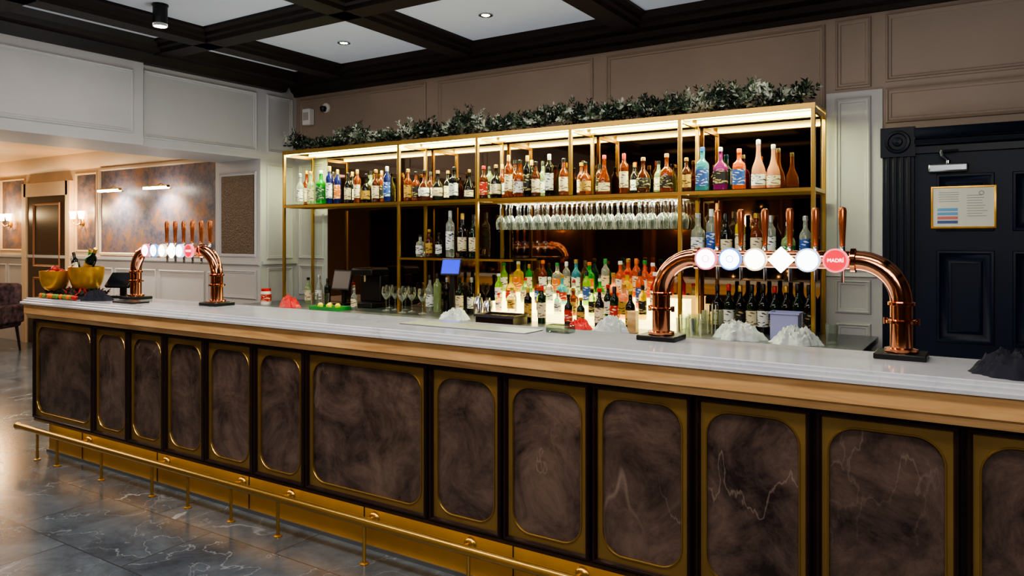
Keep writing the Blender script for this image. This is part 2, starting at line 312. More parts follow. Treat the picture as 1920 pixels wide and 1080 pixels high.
for i in range(len(bs)-1):
    x0,x1=bs[i]+.006,bs[i+1]-.006; z0,z1=.262,.986
    fr=B().frame(x0,x1,z0,z1,lambda a,z,h:(a,by+.02-h,z),prof=[(0,0),(.0,.022),(.006,.03),(.014,.03),(.02,.018),(.022,.0)])
    pn=P(fr,'panel','darkwood')
    ox0,ox1,oz0,oz1=x0+.02,x1-.02,z0+.02,z1-.02
    mrg=.021; w=x1-x0; r=min(.09,(w-.08)*.36)
    pts,own=rrect(ox0+mrg,ox1-mrg,oz0+mrg+.006,oz1-mrg-.008,r); n=len(pts); yf=by+.008
    vs=[(p[0],yf,p[1]) for p in pts]+[((ox1 if c[0] else ox0),yf,(oz1 if c[1] else oz0)) for c in own]+[(p[0],yf+.01,p[1]) for p in pts]
    fs=[]
    for k in range(n):
        k2=(k+1)%n
        if own[k]==own[k2]: fs.append((k,k2,n+k))
        else: fs.append((k,k2,n+k2,n+k))
        fs.append((k,k2,2*n+k2,2*n+k))
    P(B().add(vs,fs),'brass_plate','brassplate',pn,smooth=False)
    ring=[(p[0],yf-.001,p[1]) for p in pts]
    rb=B().tube(ring+[ring[0]],.0035,6); P(rb,'brass_bead','brass',pn)
    P(B().add([(p[0],yf+.009,p[1]) for p in pts],[tuple(range(n))]),'stone_inset','stone',pn,smooth=False)
fr=T(E('foot_rail',(-2.3,2.65,0)),'polished brass foot rail along the bar base on thin posts','foot rail'); O=(-2.3,2.65,0)
P(B().tube([(bx0-.08,2.65,.205),(bx1,2.65,.205)],.021,16),'rail','brass',fr)
P(B().tube([(bx0-.08,2.65,.205),(bx0-.10,2.65,.205),(bx0-.12,2.65,.205)],[.022,.027,.02],16),'end_cap','brass',fr)
px=[X(u,2.65) for u in (70,107,190,285,352,433,521,683)]; px+=[px[-1]+.62*k for k in range(1,6)]
for x in px:
    P(B().tube([(x,2.65,.004),(x,2.65,.2)],.009,10).lathe([(.022,0),(.022,.006),(.01,.01)],c=(x,2.65,0),n=14),'post','brass',fr)
bx=[X(u,2.79) for u in (165,310,452,543,700,880,1090)]; bx+=[bx[-1]+.5*k for k in range(1,4)]
for x in bx:
    P(B().lathe([(.0,-.016),(.014,-.016),(.028,-.008),(.032,0)],c=(x,2.797,.165),n=20,axis='y').tube([(x,2.79,.165),(x,2.73,.175),(x,2.668,.2)],.007,8),'bracket','brass',fr)
T(box('drip_tray','steel',X(765,2.95),X(1000,2.95),2.88,3.04,1.1402,1.146,bevel=.002),'flat brushed steel drip tray set on the marble bar top','drip tray')
# ---------------------------------------------------------------- beer taps
badge_cols=[((255,238,240),(222,120,140)),((236,244,255),(90,140,220)),((255,252,240),(220,206,170)),((250,255,235),(190,200,150)),((240,246,255),(190,210,235)),((214,34,54),(236,120,134))]
for i,(a,c) in enumerate(badge_cols):
    M['badge%d'%i]=mat('badge_face_%d'%i,a,.3,emit=a,es=6 if i<5 else 1.3); M['ring%d'%i]=mat('badge_ring_%d'%i,c,.3,emit=c,es=1.3)
    M['mark%d'%i]=mat('badge_mark_%d'%i,c,.3,emit=c,es=1.5)
def lettering(text,size,mt,parent,loc):
    cu=bpy.data.curves.new('lettering','FONT'); cu.body=text; cu.size=size; cu.align_x='CENTER'; cu.align_y='CENTER'; cu.extrude=.0004
    to=bpy.data.objects.new('tmp_text',cu); COL.objects.link(to); bpy.context.view_layer.update()
    me=bpy.data.meshes.new_from_object(to.evaluated_get(bpy.context.evaluated_depsgraph_get())); bpy.data.objects.remove(to)
    me.materials.clear(); me.materials.append(M[mt]); o=bpy.data.objects.new('lettering',me); COL.objects.link(o); o.location=loc; o.rotation_euler=(math.pi/2,0,0); o.parent=parent; return o
M['glowpaper']=mat('badge_lettering',(255,240,240),.4,emit=(255,240,240),es=3)
def tower(xc,lab):
    e=T(E('beer_tap_tower',(xc,3.05,1.14)),lab,'beer tap','beer tap towers'); hw=.46; R=.036; zt=.352; rr=.15
    for sgn in (-1,1):
        x=sgn*hw
        B().box(x-.085,x+.085,-.075,.075,0,.022).make('base_plate','black',e,bevel=.004)
        arc=[(x,0,.02),(x,0,zt-rr)]+[(x-sgn*rr*(1-math.cos(a)),0,zt-rr+rr*math.sin(a)) for a in [math.radians(t) for t in range(9,91,9)]]
        B().tube(arc,R*1.05,24).make('leg','copper',e)
        for z,r2 in ((.023,.056),(.125,.052),(.19,.046)):
            B().lathe([(R,z),(r2,z+.002),(r2,z+.012),(R,z+.016)],c=(x,0,0),n=28,cap=False).make('collar','copper',e)
        for a in (-1,1): B().lathe([(0,-.012),(.008,-.012),(.008,.012),(0,.012)],c=(x+a*.052,0,.133),n=10).make('collar_bolt','copper',e)
        xi=x-sgn*(rr+.01); B().lathe([(R,-.012),(.046,-.008),(.046,.008),(R,.012)],c=(xi,0,zt),n=28,axis='x',cap=False).make('collar','copper',e)
    B().tube([(-hw+rr-.005,0,zt),(hw-rr+.005,0,zt)],R*.98,24).make('crossbar','copper',e)
    for i in range(6):
        x=(i-2.5)*.0985
        if i==3:
            B().lathe([(0,-.018),(.05,-.018),(.05,0),(0,0)],c=(x,-.045,zt),n=4,axis='y').make('badge','badge3',e)
        else:
            B().lathe([(0,-.016),(.040,-.016),(.040,-.010)],c=(x,-.045,zt),n=32,axis='y').make('badge','badge%d'%i,e)
            B().lathe([(.039,-.012),(.039,-.019),(.045,-.019),(.045,.0),(.02,.012)],c=(x,-.045,zt),n=32,axis='y',cap=False).make('badge_ring','ring%d'%i,e)
            if i in (0,1):
                B().lathe([(.012,-.0175),(.0145,-.0175)],c=(x,-.045,zt),n=24,axis='y',cap=False).make('badge_mark','mark%d'%i,e)
        B().tube([(x,-.05,zt),(x,-.03,zt)],.014,12).make('badge_stem','chrome',e)
        B().tube([(x,.02,zt+.0),(x,.085,zt+.01),(x,.1,zt+.03),(x,.102,zt+.05)],[.013,.013,.011,.009],12).make('faucet','chrome',e)
        B().tube([(x,.085,zt+.01),(x,.105,zt-.03),(x,.105,zt-.09)],[.01,.008,.007],10).make('spout','chrome',e)
        B().lathe([(.007,0),(.010,.01),(.010,.02),(.0105,.03),(.014,.10),(.0155,.145),(.012,.158),(.0,.162)],c=(x,.102,zt+.045),n=16).make('handle','copperh',e)
    lettering('MADRÍ',.019,'glowpaper',e,(2.5*.0985,-.0625,zt))
    return e
tower(-.722,'polished copper arched beer tap tower with six glowing round badges')
tower(-4.68,'copper arched beer tap tower beside the gold fruit bowls')
# ---------------------------------------------------------------- back counter
bc=T(E('back_counter',(-3.35,5.0,0)),'dark back bar counter under the mirrored brass shelving','counter'); O=(-3.35,5.0,0)
P(B().box(-6.18,-.64,4.62,5.43,.08,.89),'body','darkwood',bc)
P(B().box(-6.18,-.60,4.57,5.424,.89,.93),'worktop','steel',bc,bevel=.004)
dx=-6.1
while dx<-.9:
    P(B().box(dx,dx+.58,4.60,4.62,.12,.86).box(dx+.27,dx+.31,4.58,4.60,.8,.81),'door','black',bc,bevel=.003); dx+=.6
CT=.93
T(box('back_mirror','mirror',-5.70,-.96,5.425,5.437,.935,2.40),'dark bronze tinted mirror behind the brass shelving','mirror')
# ---------------------------------------------------------------- brass shelving
SX=[X(u,5.0) for u in (530,748,895,1070,1275,1525)]; SX[0]=-5.86; ZS=1.905; ZT=2.40
sh=T(E('brass_shelving',((SX[0]+SX[-1])/2,5.18,CT)),'tall brass frame back bar shelving unit with lit top rail','shelving'); O=tuple(sh.location)
for i,x in enumerate(SX):
    for y in (5.0,5.37):
        zb=CT if i!=3 else ZS
        P(B().box(x-.0125,x+.0125,y-.0125,y+.0125,zb,ZT),'post','brass',sh,bevel=.002)
for y in (5.0,5.37):
    P(B().box(SX[0]-.0125,SX[-1]+.0125,y-.013,y+.013,ZT,ZT+.035),'top_rail','brass',sh)
    P(B().box(SX[0],SX[-1],y-.013,y+.013,ZS-.03,ZS-.006),'shelf_rail','brass',sh)
P(B().box(SX[0]-.012,SX[-1]+.012,5.013,5.357,ZT+.02,ZT+.034),'top_board','brass',sh)
for i in range(5):
    P(B().box(SX[i]+.02,SX[i+1]-.02,5.03,5.058,ZT+.002,ZT+.02),'led_strip','led',sh)
    P(B().box(SX[i]+.02,SX[i+1]-.02,5.30,5.315,ZT+.008,ZT+.02),'led_strip','led',sh)
for i,x in enumerate(SX):
    P(B().box(x-.01,x+.01,5.0,5.37,ZT-.02,ZT+.01),'cross_rail','brass',sh)
    P(B().box(x-.01,x+.01,5.0,5.37,ZS-.03,ZS-.006),'cross_rail','brass',sh)
P(B().box(SX[0],SX[-1],4.99,5.38,ZS-.006,ZS),'shelf_glass','shelfglass',sh)
ZM=1.415
x2a,x2b=SX[1],X(962,5.0)
for (a,c2) in ((x2a,x2b),(SX[4],SX[5])):
    P(B().box(a,c2,5.0,5.37,ZM-.008,ZM),'lower_shelf','shelfglass',sh)
    for y in (5.0,5.37): P(B().box(a,c2,y-.01,y+.01,ZM-.026,ZM-.008),'shelf_rail','brass',sh)
# ---------------------------------------------------------------- bottles
G={'amber':((150,66,18),.6),'darkamber':((88,38,12),.4),'dark':((18,16,14),.1),'darkgreen':((16,38,20),.3),'clear':((226,234,226),.8),'palegreen':((194,218,158),.7),
 'green':((24,180,50),.5),'navy':((26,34,100),.3),'lightblue':((90,196,222),.7),'purple':((150,44,120),.5),'orange':((236,104,24),.5),'peach':((246,172,134),.6),'red':((200,30,30),.4),'yellow':((240,210,30),.5),'lime':((164,226,40),.5)}
for k,(c,t) in G.items(): M['g_'+k]=mat('glass_'+k,c,.06,trans=t,ior=1.35,coat=.3)
Lb={'cream':((226,214,180),(120,90,60)),'white':((235,235,232),(70,70,80)),'black':((22,20,22),(190,170,110)),'red':((180,36,30),(240,220,190)),'gold':((196,156,70),(60,40,20)),'blue':((40,80,160),(230,230,240)),'orange':((224,120,40),(250,230,200)),'green':((40,110,60),(230,230,200))}
for k,(a,c) in Lb.items(): M['l_'+k]=labelmat('label_'+k,a,c)
Cp={'black':(16,16,18),'gold':(190,150,70),'red':(190,30,28),'silver':(180,182,186),'white':(235,235,235),'blue':(40,90,170),'cork':(170,130,90),'orange':(226,110,30),'green':(40,140,60)}
for k,c in Cp.items(): M['c_'+k]=mat('cap_'+k,c,.35,.6 if k in('gold','silver') else 0)
KD={'spirit':(.037,[(.0,0),(.92,0),(1,.02),(1,.56),(.93,.62),(.6,.69),(.38,.74),(.36,.88),(.42,.89),(.42,.92)],2,(.12,.5)),
 'wine':(.037,[(.0,0),(.95,0),(1,.02),(1,.55),(.9,.62),(.55,.70),(.38,.76),(.37,.92)],2,(.14,.46)),
 'tall':(.033,[(.0,0),(.95,0),(1,.02),(1,.66),(.92,.72),(.5,.78),(.42,.82),(.4,.92)],2,(.15,.55)),
 'round':(.056,[(.0,0),(.7,0),(.85,.04),(1,.2),(1,.36),(.85,.5),(.5,.6),(.28,.66),(.26,.86),(.3,.9)],2,(.14,.42)),
 'square':(.040,[(.0,0),(.95,0),(1,.02),(1,.58),(.92,.64),(.5,.7),(.36,.74),(.35,.88),(.4,.91)],5,(.12,.5)),
 'squat':(.048,[(.0,0),(.95,0),(1,.03),(.98,.48),(.85,.57),(.45,.64),(.3,.68),(.28,.86),(.33,.9)],2.6,(.12,.42)),
 'flat':(.050,[(.0,0),(.9,0),(1,.05),(1,.5),(.8,.6),(.4,.66),(.28,.7),(.27,.9)],3,(.15,.45)),
 'taper':(.046,[(.0,0),(.95,0),(1,.03),(.98,.3),(.86,.44),(.5,.57),(.36,.66),(.3,.76),(.3,.92)],2,(.08,.3))}
names={'darkamber':'dark amber','darkgreen':'dark green','palegreen':'pale green','lightblue':'light blue'}
def bottle(x,y,z,kind,H,g,lb,cp,grp,where,rad=None,rot=None,parent=None):
    R,pr,p,(l0,l1)=KD[kind]; R=rad or R*(H/.3)**.5
    sy=.6 if kind=='flat' else 1
    b=B().lathe([(r*R,zz*H) for r,zz in pr],n=20,p=p,sy=sy).make('bottle','g_'+g,None,(x,y,z),rot)
    kd={'round':'rounded','square':'square','squat':'squat','flat':'flat','taper':'tapered'}.get(kind,'tall')
    T(b,'%s %s bottle, %s%s cap, %s'%(names.get(g,g),kd,(lb+' label, ') if lb else '',cp,where),'bottle',grp)
    if lb:
        def ra(h):
            for i in range(len(pr)-1):
                if pr[i][1]<=h<=pr[i+1][1] and pr[i+1][1]>pr[i][1]: t=(h-pr[i][1])/(pr[i+1][1]-pr[i][1]); return pr[i][0]+(pr[i+1][0]-pr[i][0])*t
            return 1
        hs=[l0+(l1-l0)*k/5 for k in range(6)]
        B().lathe([(ra(h)*R+.0012,h*H) for h in hs],n=20,p=p,cap=False,sy=sy,a0=-150,a1=0).make('label','l_'+lb,b)
    rn=pr[-1][0]*R+.0015
    c0=.86 if kind in('wine','tall') else .9
    B().lathe([(rn,c0*H),(rn,.985*H),(rn*.8,H),(0,H)],n=14,cap=False).make('cap','c_'+cp,b)
    return b
top=[(563,326,'spirit','clear','white','silver'),(583,322,'spirit','palegreen','cream','gold'),(602,320,'square','green','green','white'),(618,312,'tall','navy','white','gold'),(633,318,'tall','navy','orange','gold'),
(653,324,'spirit','dark','cream','black'),(670,318,'tall','amber','cream','gold'),(687,326,'squat','dark','gold','black'),(705,318,'spirit','darkamber','cream','gold'),(726,312,'tall','navy','blue','silver'),
(765,317,'spirit','amber','gold','gold'),(780,322,'spirit','amber','black','black'),(796,319,'round','darkamber','white','black'),(821,320,'round','dark','cream','cork'),(852,313,'square','dark','white','black'),(880,318,'taper','dark','cream','gold'),
(907,311,'spirit','darkamber','red','red'),(930,309,'squat','dark','cream','gold'),(954,291,'tall','amber','cream','gold'),(975,300,'squat','amber','white','black'),(989,292,'tall','dark','black','gold'),(1005,303,'spirit','darkamber','cream','black'),
(1030,289,'tall','dark','white','silver'),(1057,297,'spirit','amber','cream','black'),(1098,304,'squat','amber','gold','black'),(1133,291,'taper','amber','cream','red'),(1170,288,'tall','amber','cream','red'),
(1206,295,'round','darkamber','black','cork'),(1250,288,'squat','amber','black','cork'),(1287,296,'spirit','darkamber','gold','gold'),
(1317,276,'square','lightblue','blue','blue'),(1351,276,'flat','purple','black','silver'),(1386,279,'square','orange','blue','orange'),(1422,262,'taper','peach','white','silver'),(1450,271,'taper','peach','cream','silver')]
US='on the upper shelf'
for i,(u,v,k,g,l,c) in enumerate(top):
    y=5.10+(.03 if i%3==1 else 0)
    if i>=30: y=5.14
    H=Zv(u,v,y)-ZS; bottle(X(u,y),y,ZS+.0005,k,H,g,l,c,'bottles on the upper shelf',US)
r2=[(575,320),(626,322),(661,322),(696,321),(716,320),(808,322),(840,320),(918,312),(942,308),(966,300),(997,300),(1018,302),(1090,305),(1124,308),(1190,305),(1235,302)]
for i,(u,v) in enumerate(r2):
    y=5.28; H=Zv(u,v,y)-ZS
    bottle(X(u,y),y,ZS+.0005,['spirit','tall','wine'][i%3],H,['amber','darkamber','dark','palegreen'][i%4],['cream','black','white'][i%3],['gold','black'][i%2],'bottles on the upper shelf','upper shelf')
for u,v,k,g,l,c in ((788,440,'square','clear','white','black'),(805,430,'spirit','darkamber','gold','gold'),(823,436,'spirit','dark','white','black'),(844,395,'tall','clear','white','silver'),(867,400,'wine','dark','cream','gold'),(888,402,'wine','darkgreen','cream','black')):
    y=5.15; bottle(X(u,y),y,ZM+.0005,k,Zv(u,v,y)-ZM,g,l,c,'bottles on the small lower shelf','on small lower shelf')
for u,v,k,g,l,c in ((1309,400,'square','clear','white','silver'),(1334,392,'tall','clear','blue','white'),(1362,400,'wine','dark','cream','black'),(1388,396,'tall','yellow','cream','gold'),(1418,400,'spirit','amber','cream','gold'),(1478,416,'squat','palegreen','green','white'),(1510,405,'spirit','clear','blue','silver'),(1445,404,'tall','clear','white','silver')):
    y=5.15; bottle(X(u,y),y,ZM+.0005,k,Zv(u,v,y)-ZM,g,l,c,'bottles on the lower shelf behind the taps','behind the taps')
xd0,xd1=X(925,5.1),SX[4]-.03
ds=T(E('bottle_display_step',((xd0+xd1)/2,5.1,CT)),'glowing stepped bottle display on the back counter','display stand'); O=tuple(ds.location)
tiers=[(4.98,5.09,.06),(5.09,5.20,.13),(5.20,5.32,.20)]
for y0,y1,h in tiers:
    P(B().box(xd0,xd1,y0,y1,CT,CT+h-.006),'step','ledw',ds); P(B().box(xd0-.003,xd1+.003,y0-.003,y1,CT+h-.006,CT+h),'step_top','ledw',ds)
def rowd(us,y,h,vtop,pal,kinds,lbs,caps,grp,dv=12):
    for i,u in enumerate(us):
        z=CT+h; Hh=Zv(u,vtop+random.uniform(-dv,dv)-(u-925)*.02,y)-z
        bottle(X(u,y),y,z+.0005,kinds[i%len(kinds)],Hh,pal[i%len(pal)],lbs[i%len(lbs)],caps[i%len(caps)],grp,'on lit display')
rowd([945,972,992,1018,1045,1062,1080,1105,1135,1163,1178,1193,1209,1224],5.26,.20,495,['lime','yellow','green','amber','clear','clear','lightblue','green','clear','orange','orange','orange','orange','orange'],['spirit','square','tall'],['white','orange','cream'],['green','white','gold','orange'],'bottles on the lit display',6)
rowd([935,958,985,1008,1030,1054,1076,1100,1125,1150,1176,1200,1228],5.145,.13,520,['lime','yellow','palegreen','amber','clear','lightblue','clear','lime','green','peach','yellow','orange','red'],['spirit','squat','square','tall'],['white','red','cream','blue'],['white','gold','red','black'],'bottles on the lit display',9)
rowd([935,960,1012,1046,1075,1110,1140,1170,1205,1232],5.035,.06,545,['peach','clear','lime','clear','amber','palegreen','darkgreen','peach','yellow','clear'],['spirit','square','tall'],['white','gold','black'],['red','gold','black'],'bottles on the lit display',8)
for i,(u,v) in enumerate(((990,540),(1016,535),(1066,552),(1089,558),(1124,540),(1152,537),(1182,545))):
    y=4.90; bottle(X(u,y),y,CT+.0005,'tall' if i in(0,1,5) else 'spirit',Zv(u,v,y)-CT,'darkgreen' if i%2 else 'dark',['gold','cream','red'][i%3],['gold','red','black'][i%3],'dark bottles on the back counter','on back counter')
for i in range(9):
    u=1345+i*21.5; y=5.18; bottle(X(u,y),y,CT+.0005,'wine',Zv(u,534+random.uniform(-4,4),y)-CT,['dark','darkgreen'][i%2],['cream','white','black'][i%3],['black','red','gold','black'][i%4],'wine bottles on the back counter','on back counter')
for i,(u,v,g) in enumerate(((578,520,'palegreen'),(598,515,'clear'),(614,522,'darkgreen'),(664,540,'clear'),(806,515,'clear'),(838,520,'dark'),(862,520,'darkgreen'),(884,520,'dark'),(820,512,'palegreen'))):
    y=5.16+(.06 if i%2 else 0)
    if i==3: y=4.93
    bottle(X(u,y),y,CT+.0005,['spirit','wine','tall'][i%3],Zv(u,v,y)-CT,g,['cream','white',None][i%3],['black','silver'][i%2],'bottles on the back counter','on back counter')
# ---------------------------------------------------------------- glasses
def gprof(H,r):
    return [(0,0),(r*.8,.0),(r*.82,.004),(.006,.012),(.0045,.03),(.0045,H*.45),(.012,H*.49),(r*.8,H*.62),(r,H*.74),(r*.93,H*.88),(r*.82,H),(r*.79,H),(r*.9,H*.86),(r*.96,H*.74),(r*.76,H*.63),(.004,H*.51)]
g0=B().lathe(gprof(.215,.038),n=18,cap=False).make('wine_glass','glass')
T(g0,'clear stemmed wine glass hanging upside down from the rack','wine glass','hanging wine glasses')
first=True; rack=T(E('glass_rack',(X(1110,5.1),5.15,ZS-.03)),'brass under-shelf rack holding rows of hanging glasses','glass rack'); O=tuple(rack.location)
ga,gb=X(938,5.05),X(1266,5.05)
nx=18; st=(gb-ga)/(nx-1)
for i in range(nx):
    x=ga+st*i
    for j,y in enumerate((5.055,5.14,5.225,5.31)):
        if j in (1,3) and i%2: continue
        o=g0 if first else g0.copy()
        if not first: COL.objects.link(o)
        first=False; o.location=(x,y,ZS-.044); o.rotation_euler=(math.pi,0,random.uniform(0,3))
    P(B().box(x+st*.5-.003,x+st*.5+.003,5.02,5.355,ZS-.052,ZS-.031),'rack_rail','brass',rack)
P(B().box(ga-.05,gb+.03,5.014,5.02,ZS-.05,ZS-.031),'rack_rail','brass',rack)
for u,y in ((724,5.0),(741,5.09),(754,4.93),(772,5.03),(792,4.95),(760,5.14),(730,5.20)):
    o=g0.copy(); COL.objects.link(o); o.location=(X(u,y),y,CT+.0005); o.rotation_euler=(0,0,0); o.scale=(1.05,1.05,1.0)
    o['label']='clear stemmed wine glass standing upright on the back counter'; o['group']='upright wine glasses'
tb=B().lathe([(0,0),(.032,0),(.038,.12),(.035,.12),(.03,.008),(0,.008)],n=18,cap=False).make('tumbler','glass')
T(tb,'clear straight glass tumbler on the back counter','glass','tumblers on the back counter'); first=True
for u,y in ((1285,4.95),(1300,5.06),(1322,5.07),(1296,4.86),(1304,4.73),(1278,4.76),(590,4.98),(610,5.02),(1560,4.9)):
    o=tb if first else tb.copy()
    if not first: COL.objects.link(o)
    first=False; o.location=(X(u,y),y,CT+.0005)
# ---------------------------------------------------------------- soft things
def blob(name,mt,x,y,z,rx,ry,h,seed,label,cat,nr=26,na=84):
    vs=[];fs=[]
    def hf(t,a):
        p=Vector((math.cos(a)*t*1.7+seed,math.sin(a)*t*1.7,seed*.3))
        r0=noise.noise(p*.9)+.5; r1=1-abs(noise.noise(p*1.6))*2.6; r2=1-abs(noise.noise(p*3.6+Vector((5,3,1))))*2.4; r3=1-abs(noise.noise(p*7.5+Vector((1,3,8))))*2.2
        base=(1-t**3.2)
        return max(.002,h*base*(.30+.28*r0+.20*r1+.17*r2+.08*r3))
    vs.append((0,0,hf(0,0)))
    for i in range(1,nr+1):
        t=i/nr
        for k in range(na):
            a=2*math.pi*k/na; n1=noise.noise(Vector((math.cos(a)*1.8+seed,math.sin(a)*1.8,1))); n2=noise.noise(Vector((math.cos(a)*5+seed,math.sin(a)*5,4))); rad=t*(1+(.36*n1+.14*n2)*t)
            vs.append((rx*rad*math.cos(a),ry*rad*math.sin(a),hf(t,a) if t<1 else .001))
    for k in range(na): fs.append((0,1+k,1+(k+1)%na))
    for i in range(nr-1):
        for k in range(na):
            a0=1+i*na; fs.append((a0+k,a0+na+k,a0+na+(k+1)%na,a0+(k+1)%na))
    fs.append(tuple(1+(nr-1)*na+k for k in range(na)))
    return T(B().add(vs,fs).make(name,mt,None,(x,y,z),ang=40),label,cat)
M['redcloth']=mat('red_plastic',(200,30,34),.35); M['lilac']=mat('lilac_plastic',(168,170,220),.4)
blob('folded_cloth','cloth',.10,2.86,1.14,.16,.11,.105,3,'crumpled dark navy bar cloth on the marble top','cloth')
blob('table_runner','cloth',-5.64,2.93,1.14,.28,.17,.055,9,'dark ruffled fabric runner under the fruit bowls','cloth')
blob('folded_cloth','cloth',-5.27,2.84,1.14,.12,.09,.085,14,'dark bunched cloth next to the fruit bowls','cloth')
blob('plastic_bag','bag',X(1385,4.80),4.80,CT,.15,.10,.14,21,'crumpled white plastic bag on the back counter','bag')
blob('plastic_bag','bag',X(1492,4.76),4.76,CT,.14,.09,.13,25,'white plastic bag bunched beside the lilac box','bag')
blob('towel','bag',X(1150,4.72),4.72,CT,.12,.07,.13,31,'crumpled white towel on the back counter','towel')
blob('towel','bag',X(850,4.74),4.74,CT,.14,.08,.11,37,'white towel heaped on the back counter','towel')
blob('red_cloth','redcloth',X(1088,4.74),4.74,CT,.09,.06,.09,41,'small crumpled red cloth on the back counter','cloth')
blob('red_cloth','redcloth',X(543,4.8),4.8,CT,.12,.08,.12,45,'crumpled red cloth by the jar','cloth')
x=X(1475,5.0); e=T(E('storage_box',(x,4.98,CT)),'lilac plastic open storage box on the back counter','box')
B().box(-.085,.085,-.06,-.055,0,.17).box(-.085,.085,.055,.06,0,.17).box(-.085,-.08,-.055,.055,0,.17).box(.08,.085,-.055,.055,0,.17).box(-.08,.08,-.055,.055,0,.005).make('body','lilac',e)
B().frame(-.095,.095,-.07,.07,lambda a,z,h:(a,z,.17+h),prof=[(0,-.008),(0,.004),(.012,.004),(.012,-.008)]).make('rim','lilac',e)
e=T(E('acrylic_container',(X(1336,4.95),4.95,CT)),'clear acrylic container with straws beside the white bag','container')
B().box(-.06,.06,-.05,-.046,0,.16).box(-.06,.06,.046,.05,0,.16).box(-.06,-.056,-.046,.046,0,.16).box(.056,.06,-.046,.046,0,.16).make('walls','glass',e)
for k in range(6): B().tube([(-.03+.012*k,.01*(k%3)-.01,.003),(-.035+.014*k,.012*(k%3)-.01,.2)],.003,6).make('straw','c_black' if k%2 else 'c_white',e)
T(box('wooden_block','fascia',X(1187,4.73)-.03,X(1187,4.73)+.03,4.70,4.76,CT,CT+.15,bevel=.004),'small upright wooden block by the towel','block')
e=T(E('jar',(X(499,4.85),4.85,CT)),'white jar with red lid and label on the back counter','jar')
B().lathe([(0,0),(.045,0),(.05,.01),(.05,.12),(.042,.13)],n=24).make('body','c_white',e); B().lathe([(.046,.13),(.046,.155),(0,.155)],n=24).make('lid','c_red',e); B().lathe([(.051,.03),(.051,.1)],n=24,cap=False).make('label','l_red',e)
e=T(E('garnish_tray',(X(620,4.82),4.82,CT)),'green plastic garnish tray on the back counter','tray')
B().box(-.16,.16,-.09,.09,0,.008).frame(-.17,.17,-.1,.1,lambda a,z,h:(a,z,h),prof=[(0,0),(-.004,.03),(.004,.03),(.01,.006)]).make('tray','c_green',e)
M['lemon']=mat('lemon_skin',(240,212,40),.45,bump=.3,bscale=90); M['orange']=mat('orange_skin',(226,112,30),.5,bump=.3,bscale=90); M['apple']=mat('apple_skin',(170,34,30),.3,var=.3,bscale=14); M['grape']=mat('grape_skin',(110,140,60),.3)
def fruit(name,mt,x,y,z,r,label,st=True,sz=1,grp=None):
    f=B().lathe([(0,-r*sz)]+[(r*math.sin(math.radians(t)),-r*sz*math.cos(math.radians(t))) for t in range(20,180,20)]+[(0,r*sz)],n=16,cap=False).make(name,mt,None,(x,y,z))
    T(f,label,name,grp)
    if st: B().tube([(0,0,r*sz*.9),(.003,0,r*sz*1.15)],.0025,6).make('stem','darkwood',f)
    return f
for i,(dx,dy) in enumerate(((-.1,-.03),(-.04,.03),(.02,-.04),(.08,.01))):
    fruit('lemon','lemon',X(620,4.82)+dx,4.82+dy,CT+.008+.026,.026,'small yellow lemon on the green garnish tray',True,1.0,'lemons on the garnish tray')
def pos(x,y,z,w,zc,hs,d,rz,lab,scr='black',tilt=-.25):
    e=T(E('till_screen',(x,y,z)),lab,'till'); e.rotation_euler=(0,0,rz)
    B().box(-w*.35,w*.35,-d*.5,d*.5,0,.02).box(-.02,.02,-.0,.03,.02,zc).make('stand','black',e,bevel=.004)
    s=B().box(-w/2,w/2,-.012,.012,-hs/2,hs/2).make('screen_body','black',e,(0,-.01,zc),(tilt,0,0),bevel=.005)
    B().box(-w*.45,w*.45,-.0135,-.012,-hs*.42,hs*.42).make('screen',scr,s)
M['scrblue']=mat('screen_blue',(0,10,90),.2,emit=(10,30,255),es=1.6); M['scroff']=mat('screen_off',(18,20,26),.12)
pos(X(847,4.88),4.88,CT,.17,.41,.14,.12,.25,'dark till with small blue glowing display','scrblue',-.35)
pos(X(643,5.22),5.22,CT,.22,.24,.20,.16,.1,'black till screen on the back counter','scroff')
pos(X(236,3.09),3.06,1.14,.20,.13,.13,.12,.35,'black tablet till standing on the bar beside cloth','scroff',-.7)
e=T(E('coffee_machine',(X(694,5.2),5.2,CT)),'black boxy machine with chrome top on the back counter','machine')
B().box(-.13,.13,-.12,.12,0,.05).box(-.13,.13,0,.12,.05,.3).box(-.13,.13,-.12,.12,.3,.36).make('body','black',e,bevel=.01); B().box(-.12,.12,-.11,.11,.36,.37).make('top','chrome',e); B().tube([(0,-.07,.3),(0,-.07,.24)],.012).make('spout','chrome',e)
e=T(E('serving_tray',(X(940,4.74),4.74,CT)),'dark rectangular tray raised on the back counter','tray')
B().box(-.17,.17,-.1,.1,0,.05).frame(-.18,.18,-.11,.11,lambda a,z,h:(a,z,.05+h),prof=[(0,0),(-.003,.02),(.005,.02),(.008,0)]).make('tray','darkwood',e)
for u,hh in ((897,.2),(915,.17)):
    T(B().lathe([(0,0),(.035,0),(.042,.6*hh),(.04,.62*hh),(.03,.85*hh),(.018,.9*hh),(.018,hh),(0,hh)],n=20).make('cocktail_shaker','chrome',None,(X(u,4.93),4.93,CT+.0)),'polished steel cocktail shaker by the dark tray','cocktail shaker','cocktail shakers')
T(box('menu_booklet','black',-5.0,-4.76,2.80,2.92,1.1402,1.152,bevel=.002),'flat dark menu booklet on the marble bar top','menu')
T(box('bar_caddy','shelfglass',X(1050,3.02)-.06,X(1050,3.02)+.06,2.99,3.06,1.1402,1.175,bevel=.004),'small clear acrylic caddy on the marble bar','caddy')
